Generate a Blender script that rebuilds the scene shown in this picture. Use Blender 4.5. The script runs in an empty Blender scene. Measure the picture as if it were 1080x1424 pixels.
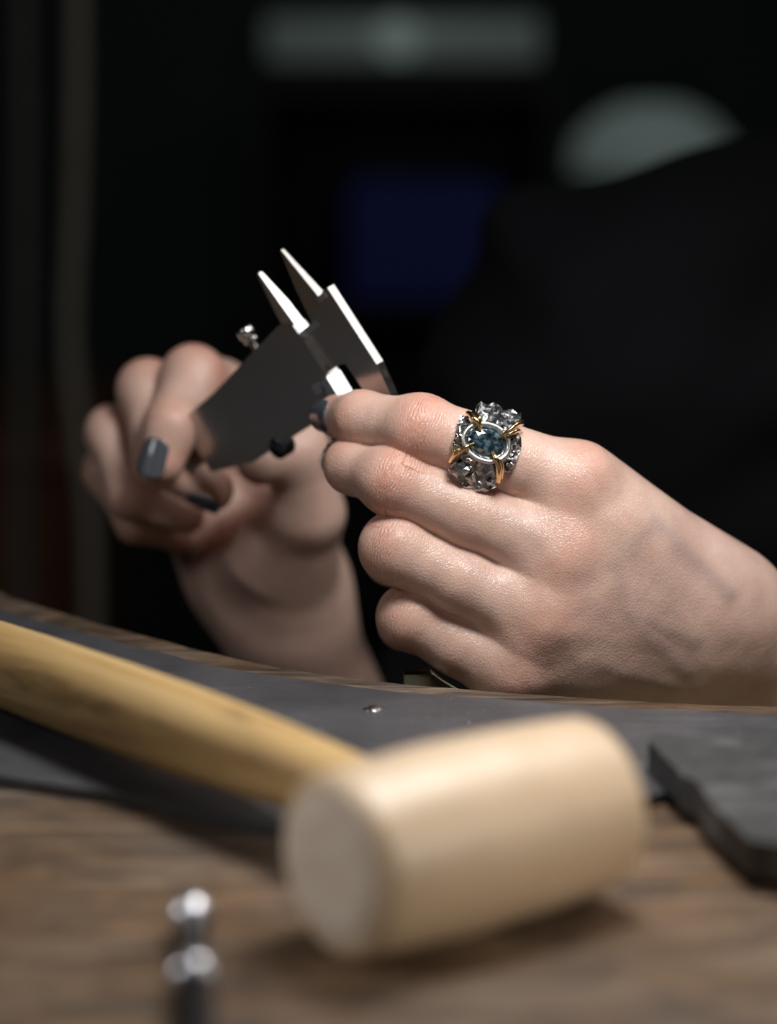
import bpy, bmesh, math, random
import numpy as np
from mathutils import Vector, Matrix, noise

# ---------------------------------------------------------------- camera, world, lights, exposure
# metres; z = 0 is the top of the workbench, +y runs away from the camera
C = bpy.context.scene.collection
SC = bpy.context.scene
PITCH = math.radians(11.5); CAMH = 0.200; FPX = 85 / 36 * 1424
cam_d = bpy.data.cameras.new('camera'); cam = bpy.data.objects.new('camera', cam_d); C.objects.link(cam)
cam.location = (0, 0, CAMH); cam.rotation_euler = (math.pi / 2 - PITCH, 0, 0)
cam_d.sensor_fit = 'VERTICAL'; cam_d.sensor_height = 36; cam_d.lens = 85
cam_d.clip_start = 0.02; cam_d.clip_end = 50
cam_d.dof.use_dof = True; cam_d.dof.focus_distance = 0.738; cam_d.dof.aperture_fstop = 4.3
SC.camera = cam
SC.view_settings.view_transform = 'Standard'; SC.view_settings.look = 'None'
SC.view_settings.gamma = 1; SC.view_settings.use_curve_mapping = False
SC.view_settings.exposure = 0.0

world = bpy.data.worlds.new('world'); SC.world = world; world.use_nodes = True
world.node_tree.nodes['Background'].inputs[0].default_value = (0.6, 0.8, 0.9, 1)
world.node_tree.nodes['Background'].inputs[1].default_value = 0.004

def area(name, loc, target, size, power, col, size_y=None):
    l = bpy.data.lights.new(name, 'AREA'); l.energy = power; l.color = col; l.size = size
    if size_y: l.shape = 'RECTANGLE'; l.size_y = size_y
    o = bpy.data.objects.new(name, l); C.objects.link(o); o.location = loc
    d = Vector(target) - Vector(loc); o.rotation_euler = d.to_track_quat('-Z', 'Y').to_euler()
    return o
def spot(name, loc, target, deg, power, col, blend=.7, soft=.06):
    l = bpy.data.lights.new(name, 'SPOT'); l.energy = power; l.color = col; l.shadow_soft_size = soft
    l.spot_size = math.radians(deg); l.spot_blend = blend
    o = bpy.data.objects.new(name, l); C.objects.link(o); o.location = loc
    o.rotation_euler = (Vector(target) - Vector(loc)).to_track_quat('-Z', 'Y').to_euler()
    return o
area('bench_lamp_light', (0.070, 0.590, 0.31), (0.03, 0.66, 0.0), 0.10, 1.23, (1.0, 0.985, 0.965))
area('left_room_light', (-0.62, 0.42, 0.40), (0.0, 0.62, 0.03), 0.16, 0.55, (0.98, 0.98, 1.0))
spot('mallet_fill_left', (-0.62, 0.42, 0.40), (-0.008, 0.488, 0.02), 16, 8.0, (1.0, 0.965, 0.93))  # unseen narrow spot, added only to brighten the mallet's end face
area('right_lamp_light', (0.48, 0.84, 0.58), (-0.02, 0.77, 0.09), 0.36, 1.25, (1.0, 0.98, 0.96))
spot('mallet_fill_right', (0.45, 0.20, 0.22), (0.02, 0.52, 0.02), 20, 6.6, (1.0, 0.93, 0.83))  # unseen warm spot, added to lift the dim side of the mallet
area('back_room_light', (0.3, 1.9, 1.35), (-0.1, 2.6, 0.0), 0.8, 0.66, (0.82, 1.0, 0.95))

# ---------------------------------------------------------------- helpers
cp, sp = math.cos(PITCH), math.sin(PITCH)
FWD = np.array([0, cp, -sp]); UP = np.array([0, sp, cp]); RT = np.array([1.0, 0, 0])
def W(px, py, y):
    """point of the place at depth y that the photograph shows at px, py"""
    d = FWD + RT * (px - 540) / FPX + UP * (712 - py) / FPX
    return np.array([0, 0, CAMH]) + d * (y / d[1])
def WZ(px, py, z):
    d = FWD + RT * (px - 540) / FPX + UP * (712 - py) / FPX
    return np.array([0, 0, CAMH]) + d * ((z - CAMH) / d[2])
def unit(v):
    v = np.asarray(v, float); return v / np.linalg.norm(v)

def thing(name, label, cat, loc=(0, 0, 0), group=None):
    o = bpy.data.objects.new(name, None); C.objects.link(o); o.location = loc
    o.empty_display_size = 0.02
    tag(o, label, cat, group); return o
def tag(o, label, cat, group=None):
    o['label'] = label; o['category'] = cat
    if group: o['group'] = group
def wloc(o):
    v = Vector((0, 0, 0))
    while o is not None:
        v = v + o.location; o = o.parent
    return v
def link_mesh(name, me, mat, parent=None):
    o = bpy.data.objects.new(name, me); C.objects.link(o)
    if mat: me.materials.append(mat)
    if parent is not None:
        me.transform(Matrix.Translation(-wloc(parent))); o.parent = parent
    return o
def part(name, bm, mat, parent=None, smooth=True):
    bmesh.ops.recalc_face_normals(bm, faces=bm.faces[:])
    for f in bm.faces: f.smooth = smooth
    me = bpy.data.meshes.new(name); bm.to_mesh(me); bm.free()
    return link_mesh(name, me, mat, parent)
def struct(name, bm, mat):
    o = part(name, bm, mat, None, False); o['kind'] = 'structure'; return o

def add_box(bm, lo, hi, bevel=0, M=None, seg=2):
    r = bmesh.ops.create_cube(bm, size=1)
    vs = r['verts']
    for v in vs:
        v.co = Vector([lo[i] + (v.co[i] + .5) * (hi[i] - lo[i]) for i in range(3)])
    if bevel:
        es = list({e for v in vs for e in v.link_edges})
        rr = bmesh.ops.bevel(bm, geom=es, offset=bevel, segments=seg, affect='EDGES', profile=.5)
        vs = list({v for f in rr['faces'] for v in f.verts} | {v for v in vs if v.is_valid})
    if M is not None:
        for v in vs: v.co = M @ v.co
    return vs
def add_lathe(bm, prof, M, seg=40):
    """prof: (r, z) pairs from end to end, turned about local z"""
    rings = []
    for r, z in prof:
        if r < 1e-7: rings.append([bm.verts.new(M @ Vector((0, 0, z)))])
        else: rings.append([bm.verts.new(M @ Vector((r * math.cos(2 * math.pi * i / seg), r * math.sin(2 * math.pi * i / seg), z))) for i in range(seg)])
    for a, b in zip(rings[:-1], rings[1:]):
        for i in range(seg):
            j = (i + 1) % seg
            if len(a) == 1 and len(b) == 1: break
            if len(a) == 1: bm.faces.new((a[0], b[i], b[j]))
            elif len(b) == 1: bm.faces.new((a[i], a[j], b[0]))
            else: bm.faces.new((a[i], a[j], b[j], b[i]))
    for rg in (rings[0], rings[-1]):
        if len(rg) > 1: bm.faces.new(rg)
def catmull(pts, n=10):
    pts = [np.asarray(p, float) for p in pts]
    P = [2 * pts[0] - pts[1]] + pts + [2 * pts[-1] - pts[-2]]
    out = []
    for i in range(1, len(P) - 2):
        for k in range(n):
            t = k / n
            out.append(.5 * ((2 * P[i]) + (-P[i - 1] + P[i + 1]) * t + (2 * P[i - 1] - 5 * P[i] + 4 * P[i + 1] - P[i + 2]) * t * t
                             + (-P[i - 1] + 3 * P[i] - 3 * P[i + 1] + P[i + 2]) * t ** 3))
    out.append(pts[-1]); return out
def add_tube(bm, pts, rad, seg=10):
    """swept tube along pts; rad a number or a list of one radius per point"""
    pts = [Vector(p) for p in pts]; n = len(pts)
    if not hasattr(rad, '__len__'): rad = [rad] * n
    nrm = None; rings = []
    for i, p in enumerate(pts):
        t = (pts[min(i + 1, n - 1)] - pts[max(i - 1, 0)]).normalized()
        if nrm is None: nrm = t.orthogonal().normalized()
        nrm = (nrm - t * nrm.dot(t)).normalized(); b = t.cross(nrm)
        rings.append([bm.verts.new(p + (nrm * math.cos(a) + b * math.sin(a)) * rad[i]) for a in [2 * math.pi * k / seg for k in range(seg)]])
    for a, b in zip(rings[:-1], rings[1:]):
        for i in range(seg):
            j = (i + 1) % seg; bm.faces.new((a[i], a[j], b[j], b[i]))
    bm.faces.new(rings[0]); bm.faces.new(rings[-1])
def add_prism(bm, outline, w0, w1, M, bevel=0, seg=2):
    """outline of (u, v) pairs extruded from w0 to w1, placed by M"""
    bot = [bm.verts.new(M @ Vector((u, v, w0))) for u, v in outline]
    top = [bm.verts.new(M @ Vector((u, v, w1))) for u, v in outline]
    f0 = bm.faces.new(bot); f1 = bm.faces.new(top)
    n = len(outline)
    for i in range(n):
        bm.faces.new((bot[i], bot[(i + 1) % n], top[(i + 1) % n], top[i]))
    if bevel:
        es = list(f0.edges) + list(f1.edges); bevel *= M.to_scale()[0]
        bmesh.ops.bevel(bm, geom=es, offset=bevel, segments=seg, affect='EDGES', profile=.5)
def taper(bm, M, v0, v1, wc, k):
    """thin the prism about w = wc between v0 and v1, down to the share k"""
    I = M.inverted()
    for v in bm.verts:
        p = I @ v.co; t = min(1, max(0, (p.y - v0) / (v1 - v0)))
        p.z = wc + (p.z - wc) * (1 - (1 - k) * t); v.co = M @ p
def frame(o, x, y, z):
    M = Matrix.Identity(4)
    for i in range(3):
        M[i][0], M[i][1], M[i][2], M[i][3] = x[i], y[i], z[i], o[i]
    return M

# ---------------------------------------------------------------- materials
class Mat:
    def __init__(s, name, col=(.5, .5, .5), rough=.5, metal=0, spec=.5):
        s.m = bpy.data.materials.new(name); s.m.use_nodes = True
        s.t = s.m.node_tree; s.b = s.t.nodes['Principled BSDF']
        s.b.inputs['Base Color'].default_value = (*col, 1); s.b.inputs['Roughness'].default_value = rough
        s.b.inputs['Metallic'].default_value = metal; s.b.inputs['Specular IOR Level'].default_value = spec
        s._c = None
    def n(s, typ, **kw):
        x = s.t.nodes.new(typ)
        for k, v in kw.items():
            if k in x.inputs: x.inputs[k].default_value = v
            else: setattr(x, k, v)
        return x
    def l(s, a, b): s.t.links.new(a, b)
    def co(s, scale=(1, 1, 1), rot=(0, 0, 0)):
        if s._c is None: s._c = s.n('ShaderNodeTexCoord')
        mp = s.n('ShaderNodeMapping'); mp.inputs['Scale'].default_value = scale; mp.inputs['Rotation'].default_value = rot
        s.l(s._c.outputs['Object'], mp.inputs['Vector']); return mp.outputs[0]
    def noise(s, scale, detail=4, rough=.55, vec=None, dist=0):
        x = s.n('ShaderNodeTexNoise'); x.inputs['Scale'].default_value = scale; x.inputs['Detail'].default_value = detail
        x.inputs['Roughness'].default_value = rough; x.inputs['Distortion'].default_value = dist
        s.l(vec if vec is not None else s.co(), x.inputs['Vector']); return x.outputs['Fac']
    def ramp(s, fac, stops):
        r = s.n('ShaderNodeValToRGB'); e = r.color_ramp.elements
        while len(e) < len(stops): e.new(.5)
        for el, (p, c) in zip(e, stops):
            el.position = p; el.color = (*c, 1) if hasattr(c, '__len__') else (c, c, c, 1)
        s.l(fac, r.inputs[0]); return r.outputs[0]
    def mix(s, fac, a, b, mode='MIX'):
        x = s.n('ShaderNodeMix'); x.data_type = 'RGBA'; x.blend_type = mode
        for inp, v in ((x.inputs[0], fac), (x.inputs[6], a), (x.inputs[7], b)):
            if hasattr(v, 'is_linked'): s.l(v, inp)
            elif hasattr(v, '__len__'): inp.default_value = (*v, 1)
            else: inp.default_value = v
        return x.outputs[2]
    def math(s, op, a, b=0.0, c=None):
        x = s.n('ShaderNodeMath'); x.operation = op
        for i, v in enumerate((a, b) if c is None else (a, b, c)):
            if hasattr(v, 'is_linked'): s.l(v, x.inputs[i])
            else: x.inputs[i].default_value = v
        return x.outputs[0]
    def attr(s, name):
        x = s.n('ShaderNodeAttribute'); x.attribute_name = name; return x.outputs['Fac']
    def col(s, sock): s.l(sock, s.b.inputs['Base Color'])
    def rough(s, sock): s.l(sock, s.b.inputs['Roughness'])
    def bump(s, h, dist, strength=1, prev=None):
        x = s.n('ShaderNodeBump'); x.inputs['Distance'].default_value = dist; x.inputs['Strength'].default_value = strength
        s.l(h, x.inputs['Height'])
        if prev is not None: s.l(prev, x.inputs['Normal'])
        s.l(x.outputs[0], s.b.inputs['Normal']); return x.outputs[0]

def skin_material():
    m = Mat('skin', (.62, .38, .28), .42, spec=.55)
    mott = m.noise(90, 3)
    base = m.ramp(mott, [(.3, (.63, .41, .332)), (.7, (.73, .50, .412))])
    red = m.mix(m.math('MULTIPLY', m.attr('red'), m.ramp(m.noise(260, 3), [(.3, .45), (.7, 1.0)])), base, (.62, .27, .19))
    vein = m.mix(m.attr('vein'), red, (.36, .27, .25))
    ink = m.mix(m.attr('ink'), vein, (.03, .035, .045))
    m.col(ink)
    m.b.inputs['Subsurface Weight'].default_value = .28
    m.b.inputs['Subsurface Radius'].default_value = (1.0, .35, .18)
    m.b.inputs['Subsurface Scale'].default_value = .0035
    m.rough(m.ramp(m.noise(420, 2), [(.3, .29), (.7, .42)]))
    v = m.n('ShaderNodeTexVoronoi'); v.inputs['Scale'].default_value = 1500; v.feature = 'DISTANCE_TO_EDGE'
    m.l(m.co((1, 1, .6), (0, .5, 0)), v.inputs['Vector'])
    b1 = m.bump(m.ramp(v.outputs['Distance'], [(0, 0.), (.25, 1.)]), .00008, .8)
    wav = m.math('SINE', m.math('ADD', m.math('MULTIPLY', m.attr('along'), 6200.), m.math('MULTIPLY', m.noise(320, 2), 14.)))
    wr = m.math('MULTIPLY', m.math('MULTIPLY', wav, m.attr('wrinkle')), m.ramp(m.noise(240, 2), [(.35, .3), (.65, 1.)]))
    b2 = m.bump(wr, .00010, 1, b1)
    m.bump(m.noise(700, 3), .00012, .8, b2)
    m.b.inputs['Coat Weight'].default_value = .14; m.b.inputs['Coat Roughness'].default_value = .34
    return m.m
SKIN = skin_material()

def wood_bench():
    m = Mat('bench_wood', rough=.66, spec=.3)
    g = m.noise(95, 8, .68, m.co((.30, 1, 1)), .8)
    c = m.ramp(g, [(.30, (.020, .012, .008)), (.45, (.075, .043, .022)), (.58, (.165, .092, .044)), (.75, (.30, .19, .10))])
    big = m.ramp(m.noise(11, 4, .6, m.co((.7, 1, 1))), [(.40, 0.), (.62, 1.)])
    c2 = m.mix(m.math('MULTIPLY', big, .58), c, m.ramp(g, [(.32, (.045, .035, .030)), (.5, (.120, .098, .082)), (.7, (.26, .225, .19))]))
    streak = m.ramp(m.noise(230, 5, .7, m.co((.07, 1.6, 1))), [(.50, 0.), (.68, 1.)])
    m.col(m.mix(m.math('MULTIPLY', streak, .34), c2, (.36, .31, .26)))
    m.rough(m.ramp(g, [(.3, .55), (.7, .75)]))
    b = m.bump(g, .0014, .9); m.bump(m.noise(420, 5, .7, m.co((.3, 2, 1))), .0006, .7, b)
    return m.m
BENCH_WOOD = wood_bench()

def mat_sheet():
    m = Mat('grey_sheet', rough=.45, spec=.5)
    c = m.ramp(m.noise(28, 7, .65), [(.3, (.046, .047, .052)), (.7, (.088, .089, .097))])
    s = m.ramp(m.noise(90, 4, .6, m.co((.15, 2.5, 1), (0, 0, .5))), [(.62, 0.), (.72, 1.)])
    c = m.mix(m.math('MULTIPLY', s, .35), c, (.20, .20, .21))
    v = m.n('ShaderNodeTexVoronoi'); v.inputs['Scale'].default_value = 130; v.inputs['Randomness'].default_value = 1
    m.l(m.co(), v.inputs['Vector'])
    pick = m.n('ShaderNodeSeparateColor'); m.l(v.outputs['Color'], pick.inputs[0])
    dust = m.math('MULTIPLY', m.math('LESS_THAN', v.outputs['Distance'], m.math('MULTIPLY', pick.outputs[1], .10)), m.math('GREATER_THAN', pick.outputs[0], .72))
    v2 = m.n('ShaderNodeTexVoronoi'); v2.inputs['Scale'].default_value = 430
    m.l(m.co(), v2.inputs['Vector'])
    p2 = m.n('ShaderNodeSeparateColor'); m.l(v2.outputs['Color'], p2.inputs[0])
    d2 = m.math('MULTIPLY', m.math('LESS_THAN', v2.outputs['Distance'], .13), m.math('GREATER_THAN', p2.outputs[0], .86))
    c = m.mix(m.math('MULTIPLY', d2, .6), c, (.35, .35, .36))
    m.col(m.mix(dust, c, (.78, .78, .78)))
    m.rough(m.ramp(m.noise(60, 5), [(.3, .42), (.7, .50)]))
    b = m.bump(m.noise(60, 5), .0005, .5); m.bump(m.noise(500, 4), .0003, .7, b)
    return m.m
SHEET = mat_sheet()

def pale_wood(name, a, b, c, ends=False):
    m = Mat(name, rough=.5)
    g = m.noise(60, 6, .6, m.co((1, 1, .05)), .4)
    m.col(m.ramp(g, [(.25, a), (.5, b), (.75, c)]))
    m.bump(g, .0004, .4); m.b.inputs['Roughness'].default_value = .50; m.b.inputs['Specular IOR Level'].default_value = .8
    m.b.inputs['Coat Weight'].default_value = .3; m.b.inputs['Coat Roughness'].default_value = .55
    return m.m
MALLET_WOOD = pale_wood('mallet_wood', (.47, .325, .195), (.54, .395, .255), (.605, .475, .33))
def end_grain():
    m = Mat('end_grain', rough=.7)
    g = m.noise(130, 6, .65)
    m.col(m.ramp(g, [(.25, (.46, .37, .29)), (.55, (.58, .49, .40)), (.8, (.68, .60, .52))]))
    m.bump(g, .0008, .7); return m.m
END_GRAIN = end_grain()
def handle_wood():
    m = Mat('handle_wood', rough=.42)
    g = m.noise(70, 7, .65, m.co((1, 1, .06)), .5)
    c = m.ramp(g, [(.30, (.24, .13, .045)), (.46, (.50, .32, .13)), (.70, (.68, .49, .25))])
    d = m.ramp(m.noise(130, 6, .7, m.co((1, 1, .18))), [(.54, 0.), (.68, 1.)])
    m.col(m.mix(m.math('MULTIPLY', d, .6), c, (.13, .075, .03)))
    m.bump(g, .0004, .5); return m.m
HANDLE_WOOD = handle_wood()

def steel(name, col, rough, aniso=(1, 1, 1)):
    m = Mat(name, col, rough, 1)
    g = m.noise(400, 3, .6, m.co(aniso))
    m.rough(m.ramp(g, [(.3, max(rough - .04, .02)), (.7, rough + .05)]))
    m.bump(g, .00001, .4); return m.m
STEEL = steel('caliper_steel', (.50, .48, .455), .22)
BRIGHT = steel('polished_steel', (.82, .82, .83), .16)
DARK_STEEL = steel('tool_steel', (.085, .095, .12), .30)
TOOL_TIP = steel('satin_tool_tip', (.55, .55, .57), .36)
GOLD = steel('gold', (.80, .60, .34), .22)
SILVER = steel('bezel_silver', (.86, .86, .85), .34)
def patina():
    m = Mat('oxidised_silver', (.5, .5, .5), .26, 1)
    g = m.n('ShaderNodeNewGeometry')
    p = m.ramp(g.outputs['Pointiness'], [(.40, (.08, .083, .09)), (.50, (.50, .505, .52)), (.60, (.92, .92, .93))])
    n = m.ramp(m.noise(260, 5), [(.38, .45), (.62, 1.)])
    m.col(m.mix(1., p, n, 'MULTIPLY')); m.rough(m.ramp(m.noise(500, 3), [(.3, .16), (.7, .36)]))
    m.bump(m.noise(1300, 3), .00012, .8); return m.m
PATINA = patina()
def gem_mat():
    m = Mat('gemstone', (.05, .08, .10), .04, spec=.9)
    g = m.noise(500, 5, .65)
    m.col(m.ramp(g, [(.32, (.004, .006, .008)), (.5, (.014, .027, .036)), (.70, (.13, .21, .26))]))
    m.b.inputs['Coat Weight'].default_value = .6; m.b.inputs['IOR'].default_value = 1.8
    return m.m
GEM = gem_mat()
def nail_mat():
    m = Mat('grey_nail_polish', (.085, .094, .112), .16, spec=.6)
    m.b.inputs['Coat Weight'].default_value = .7; m.b.inputs['Coat Roughness'].default_value = .08
    return m.m
NAIL = nail_mat()
def cloth(name, col, sc=700):
    m = Mat(name, col, .9, spec=.15)
    g = m.noise(sc, 3)
    m.col(m.mix(g, tuple(c * .8 for c in col), tuple(c * 1.2 for c in col)))
    m.bump(g, .0006, .6); return m.m
SHIRT = cloth('black_cotton', (.0045, .005, .0065)); TROUSER = cloth('dark_denim', (.012, .014, .02))
LEATHER = cloth('cream_leather', (.62, .58, .42), 300)
HAIR = cloth('dark_hair', (.02, .014, .01), 900)
def rubber():
    m = Mat('black_rubber', (.03, .03, .03), .55)
    s = m.ramp(m.noise(55, 4, .6, m.co((.5, 2, 1), (0, 0, .8)), 1.2), [(.52, 0.), (.66, 1.)])
    c = m.ramp(m.noise(200, 5, .7), [(.3, (.026, .026, .027)), (.7, (.060, .060, .061))])
    m.col(m.mix(m.math('MULTIPLY', s, .55), c, (.17, .17, .17)))
    m.bump(m.noise(700, 4), .0005, .7); return m.m
RUBBER = rubber()
def painted(name, col, rough=.7, k=12):
    m = Mat(name, col, rough); g = m.noise(k, 5)
    m.col(m.mix(g, tuple(c * .75 for c in col), tuple(c * 1.25 for c in col))); m.bump(g, .002, .3); return m.m
WALL = painted('dark_green_wall', (.055, .072, .066)); FLOOR = painted('dark_floor', (.045, .042, .04), .6, 5)
CEIL = painted('dark_ceiling', (.06, .065, .06))
BLACK_PAINT = painted('black_lacquer', (.008, .009, .009), .6); BLUE = painted('blue_plastic', (.010, .030, .30), .5)
RED_WOOD = painted('red_brown_wood', (.14, .055, .025), .5, 30); CABLE = painted('beige_rubber', (.30, .27, .22), .6, 20)
GREY_CABLE = painted('grey_rubber', (.10, .10, .09), .6, 20)
def glow_mat(name, col, s):
    m = Mat(name, (.6, .65, .63), .5); m.b.inputs['Emission Color'].default_value = (*col, 1); m.b.inputs['Emission Strength'].default_value = s
    return m.m
GLOW = glow_mat('milky_glow', (.60, .80, .76), .065); GLOW_STRIP = glow_mat('strip_glow', (.60, .80, .76), .032); GLOW2 = glow_mat('ball_glow', (.70, .92, .86), .10)  # emission that gives dim pale background shapes a glow of their own

# ---------------------------------------------------------------- room
def box(name, lo, hi, mat):
    bm = bmesh.new(); add_box(bm, lo, hi); return struct(name, bm, mat)
FZ = -0.92
box('floor', (-1.9, -1.2, FZ - .1), (1.9, 3.3, FZ), FLOOR)
box('ceiling', (-1.9, -1.2, 1.75), (1.9, 3.3, 1.85), CEIL)
box('wall_back', (-1.9, 3.2, FZ), (1.9, 3.3, 1.75), WALL)
box('wall_front', (-1.9, -1.2, FZ), (1.9, -1.1, 1.75), WALL)
box('wall_left', (-1.9, -1.1, FZ), (-1.8, 3.2, 1.75), WALL)
box('wall_right', (1.8, -1.1, FZ), (1.9, 3.2, 1.75), WALL)

# ---------------------------------------------------------------- workbench with its round cut-out
cut_pts = [(-.30, 1.12), (-.235, .985), (-.185, .895), (-.13, .827), (-.055, .753), (-.009, .7235), (.04, .707), (.11, .6925), (.17, .692),
           (.25, .705), (.33, .745), (.41, .82), (.47, .93), (.50, 1.12)]
cut = [np.array(p) for p in catmull(cut_pts, 14)]
rng = random.Random(4)
def arc_offset(d, jit=0):
    out = []
    for i, p in enumerate(cut):
        t = unit(cut[min(i + 1, len(cut) - 1)] - cut[max(i - 1, 0)]); n = np.array([t[1], -t[0]])   # towards the camera side
        j = noise.noise(Vector((p[0] * 60, p[1] * 60, d * 50))) * jit
        out.append(p + n * (d + j))
    return out
bench = thing('workbench', "old brown wooden jeweller's workbench with a round cut-out where the person sits", 'workbench', (.1, .55, FZ))
bm = bmesh.new()
edge = arc_offset(0, .0012)
outl = [(-.75, 1.12)] + [tuple(p) for p in edge] + [(.95, 1.12), (.95, .06), (-.75, .06)]
vb = [bm.verts.new((x, y, -.045)) for x, y in outl]; vt = [bm.verts.new((x, y, 0)) for x, y in outl]
bm.faces.new(vb); ft = bm.faces.new(vt)
for i in range(len(outl)): bm.faces.new((vb[i], vb[(i + 1) % len(outl)], vt[(i + 1) % len(outl)], vt[i]))
bmesh.ops.bevel(bm, geom=list(ft.edges), offset=.0025, segments=3, affect='EDGES')
part('bench_top', bm, BENCH_WOOD, bench, False)
for x, y in ((-.70, .11), (.90, .11), (-.70, 1.06), (.90, 1.06)):
    bm = bmesh.new(); add_box(bm, (x - .035, y - .035, FZ), (x + .035, y + .035, -.045), .004); part('leg', bm, BENCH_WOOD, bench, False)
bm = bmesh.new(); add_box(bm, (-.66, .09, -.16), (.86, .115, -.045), .003); part('apron', bm, BENCH_WOOD, bench, False)

sheet_near = catmull([(-.26, .86), (-.235, .76), (-.175, .655), (-.098, .6126), (-.0637, .597), (-.027, .575), (.008, .561), (.045, .570), (.070, .600), (.11, .618), (.20, .60), (.30, .60), (.40, .66), (.47, .76), (.50, .86)], 8)
far = arc_offset(.0195, .0012)
far = [p for p in far if -.215 < p[0] < .44 and p[1] < .92]
outl = [tuple(p) for p in far] + [tuple(p) for p in reversed(sheet_near)]
bm = bmesh.new(); add_prism(bm, outl, .0002, .0034, Matrix.Identity(4), .0006)
sheet = part('bench_sheet', bm, SHEET, None, False)
tag(sheet, 'dark grey scratched sheet with a curved edge lying on the brown workbench', 'sheet')
# small bright disc standing for the glint of a dent in the sheet
rv = WZ(518, 986, .0034)
bm = bmesh.new()
add_lathe(bm, [(0, .0007), (.0014, .00065), (.0026, .0004), (.0030, 0)], frame(rv, (1, 0, 0), (0, 1, 0), (0, 0, 1)), 20)
part('dent_glint', bm, BRIGHT, sheet)['label'] = 'small shiny disc standing for the glint of a dent in the sheet'

# cream leather skin hanging under the cut-out
bm = bmesh.new()
skin_pts = []
nu, nv = 24, 14
grid = []
for i in range(nu + 1):
    row = []
    for j in range(nv + 1):
        u, v = i / nu, j / nv
        x = .005 + .20 * u; yb = np.interp(x, [p[0] for p in cut], [p[1] for p in cut])
        y = yb + .012 + .17 * v
        sag = -.013 - .16 * math.sin(math.pi * .5 * v) ** 1.3 - .012 * math.sin(u * 9) * v + .025 * math.exp(-((x - .011) / .017) ** 2 - ((v - .12) / .16) ** 2)
        row.append(bm.verts.new((x, y, sag)))
    grid.append(row)
for i in range(nu):
    for j in range(nv): bm.faces.new((grid[i][j], grid[i + 1][j], grid[i + 1][j + 1], grid[i][j + 1]))
bmesh.ops.solidify(bm, geom=bm.faces[:], thickness=.0018)
ap = part('leather_bench_skin', bm, LEATHER, None)
tag(ap, 'cream leather catch skin slung below the bench edge under the ringed hand', 'bench skin')

# ---------------------------------------------------------------- signed-distance modelling of the person
CUT = .032
class RC:
    """tapered capsule from a to b; optional flattening by s along direction e"""
    def __init__(s, a, b, r1, r2, e=None, sq=1.0):
        s.a = np.asarray(a, np.float32); s.b = np.asarray(b, np.float32); s.r1, s.r2 = r1, r2
        s.e = None if e is None else unit(e).astype(np.float32); s.sq = sq
        R = max(r1, r2); s.lo = np.minimum(s.a, s.b) - R; s.hi = np.maximum(s.a, s.b) + R
    def __call__(s, P, box):
        g = np.maximum(0, np.maximum(s.lo - box[1], box[0] - s.hi))
        if math.sqrt(float((g * g).sum())) > CUT: return None
        ba = s.b - s.a; bb = float(ba @ ba) + 1e-12
        q = P - s.a
        t = np.clip((q @ ba) / bb, 0, 1)
        q = q - t[:, None] * ba
        if s.e is not None:
            q = q + np.outer((q @ s.e) * (s.sq - 1), s.e)
        return np.sqrt((q * q).sum(1)) - (s.r1 + (s.r2 - s.r1) * t)
def sph(c, r, e=None, sq=1.0):
    return RC(c, np.asarray(c) + 1e-5, r, r, e, sq)
def sm(a, b, k):
    if a is None: return b
    if b is None: return a
    h = np.maximum(k - np.abs(a - b), 0) / k
    return np.minimum(a, b) - h * h * k * .25
def smx(a, b, k):
    h = np.maximum(k - np.abs(a - b), 0) / k
    return np.maximum(a, b) + h * h * k * .25
def chain(prims, P, box, k):
    d = None
    for p in prims: d = sm(d, p(P, box), k)
    return d

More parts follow.
